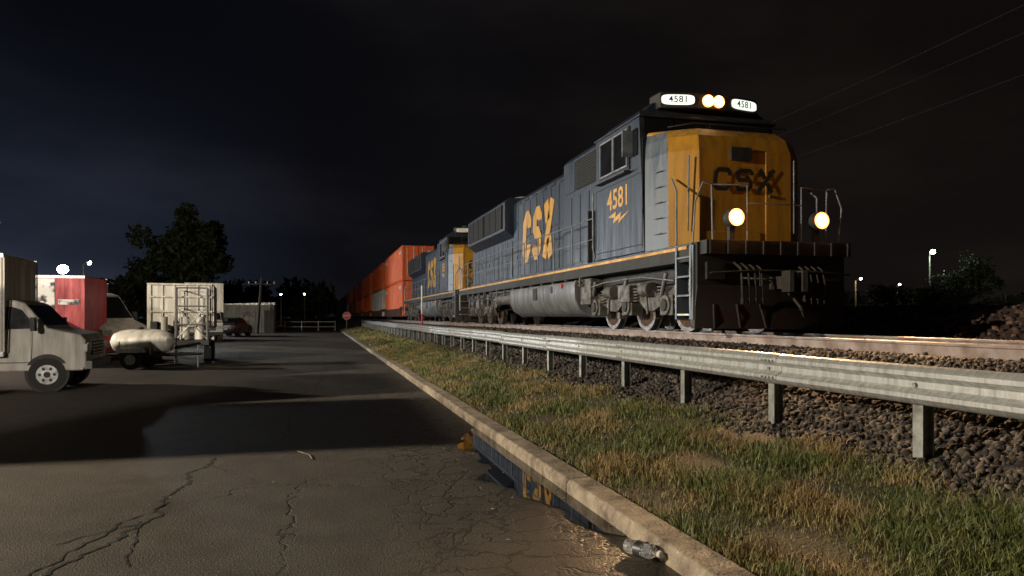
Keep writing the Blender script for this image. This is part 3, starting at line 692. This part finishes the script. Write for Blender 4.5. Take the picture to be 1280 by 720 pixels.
def box_truck(name,loc,rot,blen=4.6,btop=2.85,bm='vwhite',cm='vwhite',side2=None,bx=-2.14,s2=(.02,.55)):
    R=empty(name,loc,rot); c=MB(); hw=.98
    prof=[(-2.1,.42),(-2.1,1.84),(-1.95,1.9),(-1.35,1.9),(-1.15,1.84),(-.72,1.32),(-.12,1.18),(-.02,1.06),(0,.5),(-.08,.42)]
    W=body(c,prof,hw,1.2,.16,cm); c.emit('cab',R,bevel=.035,segs=3)
    d=MB()
    sidepoly(d,[(-1.98,1.28),(-1.98,1.76),(-1.38,1.76),(-1.2,1.70),(-.92,1.32)],W,'glass')
    sidepoly(d,[(-2.02,.6),(-2.02,.615),(-1.0,.615),(-1.0,.6)],W,'blk',.004)
    for s in(-1,1):
        d.box(-1.01,-1.0,min(s*(hw+.001),s*(hw+.004)),max(s*(hw+.001),s*(hw+.004)),.6,1.3,'blk'); d.box(-1.85,-1.7,min(s*hw,s*(hw+.03)),max(s*hw,s*(hw+.03)),1.12,1.16,'blk')
        d.tube([(-.95,s*hw,1.30),(-.9,s*(hw+.18),1.36)],.015,'blk'); d.box(-.95,-.87,min(s*(hw+.12),s*(hw+.3)),max(s*(hw+.12),s*(hw+.3)),1.26,1.54,'blk')
        d.box(-.01,.02,min(s*.58,s*.9),max(s*.58,s*.9),.82,1.0,'lampdead'); d.box(-.12,.015,min(s*.9,s*(hw+.008)),max(s*.9,s*(hw+.008)),.82,.98,'lampdead')
    def P(t,y): 
        x=-1.15+(.43)*t; z=1.84-.52*t; return (x+.012,y,z+.012)
    d.add([P(.1,-.82),P(.1,.82),P(.93,.9),P(.93,-.9)],[(0,1,2,3)],'glass')
    d.box(.004,.02,-.55,.55,.72,1.02,'blk'); d.box(-.05,.1,-.97,.97,.45,.62,'vblk')
    for k in range(4): d.box(.021,.03,-.55,.55,.75+k*.07,.775+k*.07,'chrome')
    d.emit('windows_and_trim',R,bevel=.006)
    w=MB(); wheels(w,(-.72,-4.3 if blen<5 else -4.9),.35,hw-.01); w.emit('wheels',R)
    b=MB(); x1=bx;x0=x1-blen; bw=1.12
    b.box(x0,x1,-bw,bw,.75,btop,bm)
    b.emit('cargo_box',R,bevel=.03)
    t=MB()
    for s in(-1,1):
        for z0,z1 in((.74,.84),(btop-.08,btop+.005)): t.box(x0-.01,x1+.01,min(s*bw,s*(bw+.012)),max(s*bw,s*(bw+.012)),z0,z1,'chrome')
        for k in range(int(blen/.6)+1): t.box(x0+k*.6,x0+k*.6+.03,min(s*bw,s*(bw+.008)),max(s*bw,s*(bw+.008)),.84,btop-.08,bm)
        if side2:
            t.box(x0+blen*s2[0],x0+blen*s2[1],min(s*(bw+.009),s*(bw+.016)),max(s*(bw+.009),s*(bw+.016)),.9,btop-.1,side2)
            t.box(x0+blen*.03,x0+blen*s2[0]-.1,min(s*(bw+.009),s*(bw+.014)),max(s*(bw+.009),s*(bw+.014)),1.95,2.12,'graf')
    t.box(x0,x1,-.45,.45,.5,.74,'blk'); t.box(x0-.12,x0-.02,-1,1,.45,.55,'chrome')
    for s in(-1,1): t.box(x0-.03,x0-.012,min(s*.85,s*1.05),max(s*.85,s*1.05),.62,.72,'stopred')
    t.box(x0-.02,x0-.012,-1.0,1.0,.9,.93,'chrome')
    for k in range(5): t.box(x0-.02,x0-.01,-1.0,1.0,1.2+k*.35,1.215+k*.35,bm)
    t.emit('box_trim',R); 
    return R
box_truck('box_truck',(-4.82,17.93,0),math.radians(4),blen=5.4,btop=2.83,bm='vbeige',cm='vbeige',bx=-1.46)
box_truck('box_truck',(-6.9,9.90,0),0,blen=6.2,btop=4.0)  # unseen truck, added off frame and made tall to shade the road
box_truck('box_truck',(-6.9,12.66,0),0,blen=6.2,btop=4.0)  # second unseen truck, added for the shade beyond the light stripe
box_truck('box_truck',(-14.0,27.9,0),math.radians(178),blen=4.4,btop=2.9,bm='vred',cm='vwhite',side2='graf',s2=(.20,.99))

def cargo_van(name,loc,rot,mt='vwhite'):
    R=empty(name,loc,rot); b=MB(); hw=.98
    prof=[(-5.4,.4),(-5.45,.7),(-5.4,2.2),(-5.2,2.42),(-2.1,2.45),(-1.7,2.35),(-.95,1.45),(-.2,1.2),(-.04,1.0),(0,.5),(-.1,.35)]
    W=body(b,prof,hw,1.2,.10,mt); b.emit('body',R,bevel=.05,segs=3)
    d=MB(); sidepoly(d,[(-2.35,1.4),(-2.3,2.05),(-1.75,2.05),(-1.6,1.95),(-1.12,1.42)],W,'glass'); sidepoly(d,[(-2.45,.5),(-2.45,2.2),(-2.43,2.2),(-2.43,.5)],W,'blk',.004)
    sidepoly(d,[(-4.0,.5),(-4.0,2.2),(-3.98,2.2),(-3.98,.5)],W,'blk',.004)
    def P(t,y): return (-1.7+.75*t+.012,y,2.35-.9*t+.012)
    d.add([P(.08,-.78),P(.08,.78),P(.95,.88),P(.95,-.88)],[(0,1,2,3)],'glass')
    d.box(-.0,.02,-.5,.5,.6,.95,'blk'); d.box(-.06,.05,-.95,.95,.35,.55,'blk')
    for s in(-1,1):
        d.box(-.2,.01,min(s*.6,s*.95),max(s*.6,s*.95),.85,1.08,'lampdead'); d.tube([(-1.3,s*.93,1.45),(-1.25,s*1.15,1.5)],.02,'blk'); d.box(-1.3,-1.2,min(s*1.08,s*1.25),max(s*1.08,s*1.25),1.4,1.75,'blk')
        d.box(-5.47,-5.44,min(s*.85,s*.95),max(s*.85,s*.95),1.0,1.5,'stopred')
    d.emit('windows_and_trim',R,bevel=.005); w=MB(); wheels(w,(-.95,-4.5),.34,hw); w.emit('wheels',R); return R
cargo_van('cargo_van',(-6.7,28.6,0),math.radians(-42))
cargo_van('cargo_van',(-9.0,36,0),math.radians(-8))

def car(name,loc,rot,mt):
    R=empty(name,loc,rot); b=MB(); hw=.9
    prof=[(-4.6,.35),(-4.68,.6),(-4.6,.98),(-4.3,1.05),(-3.7,1.42),(-2.9,1.5),(-2.1,1.45),(-1.35,1.0),(-.35,.86),(-.05,.7),(0,.45),(-.1,.25),(-4.5,.25)]
    W=body(b,prof,hw,.9,.35,mt); b.emit('body',R,bevel=.05,segs=3)
    d=MB(); sidepoly(d,[(-4.05,1.06),(-3.65,1.34),(-2.9,1.42),(-2.15,1.37),(-1.55,1.03)],W,'glass')
    d.add([(-2.05,-.68,1.44),(-2.05,.68,1.44),(-1.4,.84,1.05),(-1.4,-.84,1.05)],[(0,1,2,3)],'glass')
    d.add([(-3.76,-.68,1.42),(-3.76,.68,1.42),(-4.28,.82,1.09),(-4.28,-.82,1.09)],[(0,1,2,3)],'glass')
    for s in(-1,1):
        d.box(-.3,.0,min(s*.55,s*.88),max(s*.55,s*.88),.6,.74,'lampdead'); d.box(-4.68,-4.55,min(s*.5,s*.88),max(s*.5,s*.88),.75,.92,'stopred')
    d.box(-4.7,-4.66,-.26,.26,.55,.68,'white'); d.emit('windows_and_trim',R); w=MB(); wheels(w,(-.9,-3.7),.32,hw); w.emit('wheels',R); return R
car('parked_car',(-6.2,25.4,0),math.radians(-12),'vred')
car('parked_car',(-6.3,63.5,0),math.radians(80),'vblk')
car('parked_car',(-8.0,44,0),math.radians(0),'vblk')

def eq_trailer(loc,rot):
    R=empty('equipment_trailer',loc,rot); b=MB()
    b.box(-4.2,0,-.98,.98,1.15,2.68,'vwhite'); b.emit('ribbed_box',R,bevel=.02)
    r_=MB()
    for s in(-1,1):
        for k in range(12): r_.box(-4.15+k*.37,-4.10+k*.37,min(s*.982,s*1.03),max(s*.982,s*1.03),1.15,2.68,'vwhite')
    for k in range(6): r_.box(.002,.05,-.95+k*.36,-.90+k*.36,1.15,2.68,'vwhite')
    for z in(1.2,1.7,2.2,2.62): r_.box(.052,.08,-.98,.98,z,z+.05,'vwhite')
    r_.box(-4.3,.9,-.9,.9,.62,.78,'blk')
    for x in(.25,.85):
        for y in(-.1,.85): r_.tube([(x,y,.7),(x,y,2.5)],.03,'chrome')
    for z in(1.3,1.9,2.5): 
        r_.tube([(.25,-.1,z),(.85,-.1,z),(.85,.85,z),(.25,.85,z)],.025,'chrome')
    r_.tube([(.85,-.1,.8),(.85,.85,1.9)],.02,'chrome'); r_.tube([(.85,.85,.8),(.85,-.1,1.9)],.02,'chrome')
    for y in(-.5,.15,.6): r_.cyl((.55,y,.8),(.55,y,1.55),.15,'vwhite',14); r_.cyl((.55,y,1.55),(.55,y,1.68),.05,'chrome')
    r_.box(.3,.8,-.85,-.65,.8,1.4,'vblk'); r_.box(.1,.3,-.6,.0,.8,1.1,'vblk')
    r_.tube([(.9,-.6,.68),(2.2,0,.6)],.05,'blk'); r_.tube([(.9,.6,.68),(2.2,0,.6)],.05,'blk'); r_.cyl((2.1,0,.1),(2.1,0,.9),.04,'chrome')
    r_.emit('rack_and_hitch',R)
    w=MB(); 
    for x in(-1.2,-2.1):
        for s in(-1,1): w.cyl((x,s*1.0,.38),(x,s*.78,.38),.38,'rubber',24); w.cyl((x,s*1.012,.38),(x,s*.98,.38),.2,'rim',16); w.prism([(x-.5,.72),(x-.4,.86),(x+.4,.86),(x+.5,.72),(x+.48,.72),(x+.38,.83),(x-.38,.83),(x-.48,.72)],'y',s*1.02 if s<0 else s*.76,s*.76 if s<0 else s*1.02,'white')
    for s in(-1,1):
        w.cyl((.5,s*.95,.34),(.5,s*.75,.34),.34,'rubber',24); w.cyl((.5,s*.96,.34),(.5,s*.94,.34),.18,'rim',16)
    w.emit('wheels',R)
eq_trailer((-4.55,26.4,0),math.radians(-84))
def tank_trailer(loc,rot):
    R=empty('tank_trailer',loc,rot); b=MB(); rings=[]
    for k in range(13):
        t=-1+2*k/12; x=t*.95; rr=.36*max(0,1-abs(t)**3.5)**.5+.02; rings.append([(x,rr*math.cos(a)*1.15,.80+rr*math.sin(a)) for a in np.linspace(0,2*math.pi,20,endpoint=False)])
    b.loft(rings,'vwhite'); b.emit('tank',R)
    d=MB(); d.box(-1.0,.95,-.45,.45,.38,.45,'blk'); d.tube([(.9,-.4,.43),(1.7,0,.43),(.9,.4,.43)],.04,'blk'); d.cyl((1.6,0,.02),(1.6,0,.7),.03,'chrome')
    d.cyl((-.1,0,1.12),(-.1,0,1.24),.12,'blk',14)
    for x in(-.55,.35): d.box(x,x+.05,-.44,.44,.45,.82,'chrome')
    for s in(-1,1): d.cyl((-.1,s*.66,.29),(-.1,s*.5,.29),.29,'rubber',22); d.cyl((-.1,s*.67,.29),(-.1,s*.64,.29),.15,'rim',14); d.prism([(-.5,.5),(-.4,.64),(.2,.64),(.3,.5)],'y',min(s*.49,s*.7),max(s*.49,s*.7),'vwhite')
    d.emit('chassis',R)
tank_trailer((-5.15,23.8,0),math.radians(-10))
box_truck('box_truck',(-6.7,47.0,0),math.radians(-80),blen=5.2,btop=3.7)
box_truck('box_truck',(-9.2,40.5,0),math.radians(-20),blen=5.2,btop=3.3)

# shed
sh=empty('storage_shed',(-6.6,76,0)); s=MB(); s.box(-3,2.2,-2,2,0,2.7,'shed'); 
for k in range(17): s.box(-3+k*.31,-2.96+k*.31,-2.03,-2.002,0,2.7,'shed')
s.emit('walls',sh); s=MB(); s.prism([(-3.15,2.7),(-3.15,2.78),(2.35,2.95),(2.35,2.7)],'y',-2.2,2.2,'chrome'); s.emit('roof',sh)
s=MB(); s.box(-.6,.5,-2.06,-2.04,0,2.1,'vblk'); s.emit('door',sh)
wh=empty('warehouse',(-48,78,0)); s=MB(); s.box(-20,20,-8,12,0,4.2,'shed'); s.emit('walls',wh); s=MB(); s.box(-20.3,20.3,-8.3,12.3,4.2,4.5,'vblk'); s.emit('roof',wh)
s=MB()
for k in range(6): s.box(-17+k*6,-14+k*6,-8.05,-8.01,0,3.2,'vblk')
s.emit('doors',wh)

# gate, stop sign, marker post, utility pole
gt=MB()
for z in(.45,1.0): gt.tube([(-5.5,82,z),(1.6,82,z)],.045,'white')
for x in(-5.5,-3.7,-1.95,-.2,1.6): gt.tube([(x,82,0),(x,82,1.1)],.055,'white')
gt.tube([(-5.5,82,1.0),(-3.7,82,.45)],.035,'white'); gt.emit('barrier_gate')
ss=empty('stop_sign',(2.75,79,0)); s=MB(); s.cyl((0,0,0),(0,0,2.1),.03,'galvp',8); s.emit('post',ss)
s=MB(); oc=[(.42*math.cos(math.pi/8+k*math.pi/4),.42*math.sin(math.pi/8+k*math.pi/4)+1.65) for k in range(8)]
s.prism([(a*1.06,1.65+(b-1.65)*1.06) for a,b in oc],'y',-.045,-.04,'white'); s.prism(oc,'y',-.052,-.046,'stopred'); s.emit('octagon_plate',ss)
text_mesh('stop_lettering','STOP',.28,mx_front(0,-.056,1.65),M['white'],ss,.02)
mk=MB(); mk.cyl((5.2,38,.5),(5.2,38,1.7),.045,'stopred',8); mk.cyl((5.2,38,1.7),(5.2,38,3.2),.04,'white',8); mk.emit('marker_post')
def pole(loc,h,lean=0):
    R=empty('utility_pole',loc); s=MB(); s.cyl((0,0,0),(lean,0,h),.16,'bark',10,r1=.10); s.emit('shaft',R); s=MB(); s.box(lean-1.2,lean+1.2,-.06,.06,h-.7,h-.58,'bark'); 
    for x in(-1.1,-.5,.5,1.1): s.cyl((lean+x,0,h-.58),(lean+x,0,h-.42),.05,'white',8)
    s.emit('crossarm',R)
pole((-5.6,70,0),5.2,.4)
pole((26,68,1.6),12); pole((24,-4,1.6),12)
wr=MB()
for x,zz in((-1.1,13.2),(1.1,13.2),(0,11.2)):
    pts=[]
    for k in range(25):
        t=k/24; pts.append((26+x-2*t,68-72*t,zz-1.6*4*t*(1-t)*.6))
    wr.tube(pts,.012,'rubber',4)
wr.emit('power_line')

# ---------------------------------------------------------------- trees
def tree(name,loc,h,rad,nleaf,trunk=True,seed=1,ls=.3):
    r_=np.random.default_rng(seed); R=empty(name,loc)
    t=MB(); rr=random.Random(seed)
    t.cyl((0,0,0),(.1,.05,h*.4),h*.022,'bark',9,r1=h*.015); tips=[]
    for k in range(9):
        a=rr.uniform(0,6.28); b=Vector((.1,.05,h*rr.uniform(.2,.4))); e=b+Vector((math.cos(a)*rad*rr.uniform(.4,.8),math.sin(a)*rad*rr.uniform(.4,.8),h*rr.uniform(.2,.5)))
        t.cyl(b,e,h*.009,'bark',6,r1=h*.003); tips.append(e)
        for q in range(2):
            m_=b.lerp(e,.6); e2=m_+Vector((rr.uniform(-1,1)*rad*.4,rr.uniform(-1,1)*rad*.4,h*rr.uniform(.05,.2))); t.cyl(m_,e2,h*.004,'bark',5,r1=h*.0015); tips.append(e2)
    t.emit('trunk',R)
    nc=len(tips)+26; cs=[np.array(x) for x in tips]
    while len(cs)<nc:
        v=r_.normal(size=3); v/=np.linalg.norm(v); v*=r_.random()**.4; cs.append(np.array([v[0]*rad,v[1]*rad,h*.62+v[2]*h*.36]))
    cs=np.array(cs); cr_=rad*(.14+.2*r_.random(len(cs))); idx=r_.integers(0,len(cs),nleaf)
    d=r_.normal(size=(nleaf,3)); d/=np.linalg.norm(d,axis=1)[:,None]; P=cs[idx]+d*(cr_[idx]*(.4+.7*r_.random(nleaf)))[:,None]
    u=r_.normal(size=(nleaf,3)); u/=np.linalg.norm(u,axis=1)[:,None]; v=np.cross(u,r_.normal(size=(nleaf,3))); v/=np.linalg.norm(v,axis=1)[:,None]
    s_=ls*(.5+r_.random(nleaf))[:,None]; V=np.stack([P-u*s_,P+v*s_*.5,P+u*s_,P-v*s_*.5],1).reshape(-1,3)
    F=np.arange(nleaf*4).reshape(-1,4); o=np_mesh('crown',V,F,M['leaf'],np.repeat(.4+.9*r_.random(len(cs))[idx],4)); o.parent=R; return R
tree('tree',(-14.5,88,0),14.0,5.2,9000,seed=3,ls=.34)
tree('tree',(-22,104,0),9,4.5,6000,seed=4,ls=.34)
tree('tree',(51.3,47.5,1.6),4.9,2.3,5000,seed=5,ls=.14)
tree('bush',(37,40,1.6),2.2,1.6,2200,seed=6,ls=.09)
tree('bush',(40.5,40.5,1.6),2.4,1.5,2200,seed=8,ls=.09)
r_=np.random.default_rng(9); n=26000
cx=np.concatenate([r_.uniform(-70,2,90),r_.uniform(15,190,120)]); cy=np.where(cx<5,165+r_.uniform(-8,8,210),185-cx*.55+r_.uniform(-10,10,210))
chh=np.where(cx<5,3+6.5*r_.random(210),2.5+3.5*r_.random(210)); idx=r_.integers(0,210,n)
d=r_.normal(size=(n,3)); d/=np.linalg.norm(d,axis=1)[:,None]; P=np.c_[cx[idx],cy[idx],chh[idx]*.55+1]+d*np.c_[np.full(n,3.0),np.full(n,3.0),chh[idx]*.5]*(r_.random(n)**.35)[:,None]
u=r_.normal(size=(n,3))*.45; v=r_.normal(size=(n,3))*.35
V=np.stack([P-u,P+v,P+u,P-v],1).reshape(-1,3); np_mesh('distant_trees',V,np.arange(n*4).reshape(-1,4),M['leaf'],np.repeat(.5+.6*r_.random(n),4))

# fence on the right
fn=MB(); A_=Vector((33,43.2)); B_=Vector((75,31.5)); nn=16
for k in range(nn+1):
    p_=A_.lerp(B_,k/nn); fn.cyl((p_.x,p_.y,1.5),(p_.x,p_.y,3.3),.035,'galvp',6)
for z in(3.28,2.4,1.75): fn.tube([(A_.x,A_.y,z),(B_.x,B_.y,z)],.022,'galvp',5)
for k in range(330):
    t=k/330; p_=A_.lerp(B_,t); q_=A_.lerp(B_,min(1,t+.035)); fn.tube([(p_.x,p_.y,1.75),(q_.x,q_.y,3.28)],.006,'galvp',3); fn.tube([(q_.x,q_.y,1.75),(p_.x,p_.y,3.28)],.006,'galvp',3)
fn.emit('chain_link_fence')

# ---------------------------------------------------------------- lamps
def street_lamp(loc,h,aim,mt,power,color,size=.3,name='street_lamp',spot=0,rad=.15,down=-.45,blend=.35):
    R=empty(name,loc); s=MB(); s.cyl((0,0,0),(0,0,h),.09,'galvp',10,r1=.055); s.cyl((0,0,0),(0,0,.25),.2,'concrete',12); s.emit('pole',R)
    a=Vector((aim[0],aim[1],0)).normalized(); s=MB()
    s.tube([(0,0,h),tuple(a*.5+Vector((0,0,h+.08)))],.035,'galvp'); c=a*.6+Vector((0,0,h+.08)); nrm=(a*.9+Vector((0,0,down))).normalized()
    s.cyl(c-nrm*.22,c,size*.5,'vblk',20,r1=size*1.08); s.emit('housing',R)
    s=MB(); s.cyl(c-nrm*.01,c+nrm*.02,size,mt,20,r1=size*.9); s.emit('lens',R)
    if power:
        ld=bpy.data.lights.new('lamp_light','SPOT' if spot else 'POINT'); ld.energy=power; ld.color=color; ld.shadow_soft_size=rad
        lo=bpy.data.objects.new('lamp_light',ld); COL.objects.link(lo); lo.parent=R; lo.location=c+nrm*.35
        if spot:
            ld.spot_size=math.radians(spot); ld.spot_blend=blend; lo.rotation_euler=nrm.to_track_quat('-Z','Y').to_euler()
    return R
cool=(.88,.94,1.0)
street_lamp((-18.6,8.9,0),7.2,(1,0),'lampw',24000,(1,.86,.66),.35)
street_lamp((-12,-18,0),7.5,(5.4,37),'lampw',26000,(1,.90,.76),.35,spot=18,down=-.155,blend=.4)  # unseen fill lamp, added only to brighten the near truck's side
street_lamp((-24,30,0),7.0,(1,.22),'lampw',15000,(1,.90,.74),.35,spot=104,down=-.25,blend=.3)  # unseen lamp, added to throw light streaks across the far road
street_lamp((-20.8,67.6,0),5.4,(.45,-1),'lampw',13000,cool,.42,spot=172)
street_lamp((-17.6,62,0),5.6,(1,-.6),'lampoff',600,(.9,1,.85),.16,spot=172)
street_lamp((-16.2,42,0),6.2,(.6,-.9),'lampw',3000,cool,.32,spot=172)
street_lamp((50.7,50.6,1.6),5.4,(-.4,-1),'lampoff',250,(.8,1,.7),.22)
street_lamp((58,62,1.6),3.2,(-.4,-1),'lampy',60,(1,.8,.4),.12)
street_lamp((37.5,44,1.6),2.6,(-.1,-1),'lampy',60,(1,.75,.35),.1)
street_lamp((-3,150,0),6,(0,-1),'lampy',0,(1,.8,.5),.2)
street_lamp((-6,120,0),5,(0,-1),'lampw',0,(1,.8,.5),.12)

# plastic bottle, crushed
bt=bpy.data.materials.new('clear_plastic'); bt.use_nodes=True; b=bt.node_tree.nodes['Principled BSDF']; b.inputs['Base Color'].default_value=(.85,.88,.9,1); b.inputs['Roughness'].default_value=.08; b.inputs['Transmission Weight'].default_value=.85; b.inputs['IOR'].default_value=1.3
BR=empty('plastic_bottle',(1.99,4.22,.065),math.radians(-62)); q=MB(); prof=[(-.125,.02),(-.122,.055),(-.09,.062),(-.05,.056),(-.02,.061),(.02,.055),(.05,.060),(.085,.045),(.105,.02),(.118,.018)]
rings=[]; rb=random.Random(5)
for x,rr in prof: rings.append([(x+rb.uniform(-.004,.004),rr*math.cos(a)*rb.uniform(.8,1.08),rr*math.sin(a)*.85*rb.uniform(.75,1.08)) for a in np.linspace(0,2*math.pi,14,endpoint=False)])
q.loft(rings,bt); q.emit('shell',BR,smooth=False); q=MB(); q.cyl((.116,0,0),(.138,0,0),.021,'white',12); q.emit('cap',BR); q=MB(); q.loft([[(x,.0625*math.cos(a),.055*math.sin(a)) for a in np.linspace(0,2*math.pi,14,endpoint=False)] for x in(-.04,.015)],'vblk',caps=False); q.emit('label',BR)

db=MB(); rb=random.Random(11)
db.tube([(-.25,8.6,.01),(-.12,8.35,.012),(-.08,8.1,.01)],.006,'concrete',5)
for k in range(190):
    x=rb.choice([rb.uniform(1.2,2.08),rb.uniform(-5,2)]); y=rb.uniform(3.4,16); s_=rb.uniform(.008,.022); a=rb.uniform(0,6.28)
    db.add([(x+s_*math.cos(a),y+s_*math.sin(a),.008),(x-s_*.5*math.sin(a),y+s_*.5*math.cos(a),.014),(x-s_*math.cos(a),y-s_*math.sin(a),.008),(x+s_*.5*math.sin(a),y-s_*.5*math.cos(a),.007)],[(0,1,2,3)],'concrete')
db.emit('leaf_litter',smooth=False,fixn=False)

# ---------------------------------------------------------------- sky
w=bpy.data.worlds.new('sky'); scene.world=w; w.use_nodes=True; nt=w.node_tree; L=nt.links.new; bg=nt.nodes['Background']
tc=N(nt,'ShaderNodeTexCoord'); G=tc.outputs['Generated']
def dot(v):
    n=N(nt,'ShaderNodeVectorMath',operation='DOT_PRODUCT'); L(G,n.inputs[0]); n.inputs[1].default_value=Vector(v).normalized(); return n.outputs['Value']
def mr(src,a,b,c=0,d=1,smooth=True):
    n=N(nt,'ShaderNodeMapRange'); n.interpolation_type='SMOOTHSTEP' if smooth else 'LINEAR'
    n.inputs[1].default_value=a;n.inputs[2].default_value=b;n.inputs[3].default_value=c;n.inputs[4].default_value=d; L(src,n.inputs[0]); return n.outputs[0]
def mixc(f,a,b,bt='MIX'):
    n=N(nt,'ShaderNodeMix',data_type='RGBA',blend_type=bt)
    for i,x in((0,f),(6,a),(7,b)):
        if isinstance(x,(int,float)): n.inputs[i].default_value=x
        elif isinstance(x,tuple): n.inputs[i].default_value=(*x,1)
        else: L(x,n.inputs[i])
    return n.outputs[2]
sx=N(nt,'ShaderNodeSeparateXYZ'); L(G,sx.inputs[0])
col=mixc(mr(sx.outputs[0],-.4,.7),(.0022,.0027,.0046),(.0044,.0035,.0032))
col=mixc(mr(sx.outputs[2],0,.35,1,0),col,mixc(mr(sx.outputs[0],-.4,.7),(.0028,.0034,.0060),(.0062,.0050,.0046)))
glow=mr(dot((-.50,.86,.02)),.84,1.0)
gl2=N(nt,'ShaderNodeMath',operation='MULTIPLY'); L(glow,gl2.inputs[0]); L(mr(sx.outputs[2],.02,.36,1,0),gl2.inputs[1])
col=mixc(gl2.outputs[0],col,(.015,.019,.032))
mp=N(nt,'ShaderNodeMapping'); L(G,mp.inputs[0]); mp.inputs['Scale'].default_value=(1.6,1.6,4.5); mp.inputs['Rotation'].default_value=(0,.25,0)
nz=N(nt,'ShaderNodeTexNoise'); nz.inputs['Scale'].default_value=1.9; nz.inputs['Detail'].default_value=5; L(mp.outputs[0],nz.inputs['Vector'])
cl=mr(nz.outputs[0],.42,.72)
col=mixc(cl,col,mixc(1.0,col,(1.9,1.75,1.6),'MULTIPLY'))
sk=N(nt,'ShaderNodeTexSky'); sk.sky_type='NISHITA'; sk.sun_disc=False; sk.sun_elevation=math.radians(-8); sk.sun_rotation=math.radians(-60)
col=mixc(.0005,col,sk.outputs[0],'ADD')
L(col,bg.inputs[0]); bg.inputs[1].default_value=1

# ---------------------------------------------------------------- camera
cd=bpy.data.cameras.new('camera'); cam=bpy.data.objects.new('camera',cd); COL.objects.link(cam)
cam.location=(0,0,1.55); cam.rotation_euler=(math.radians(90),0,math.radians(-14.93)); cd.sensor_width=36; cd.lens=25.3; cd.shift_y=36/1280; cd.clip_end=2000; cd.clip_start=.05
scene.camera=cam
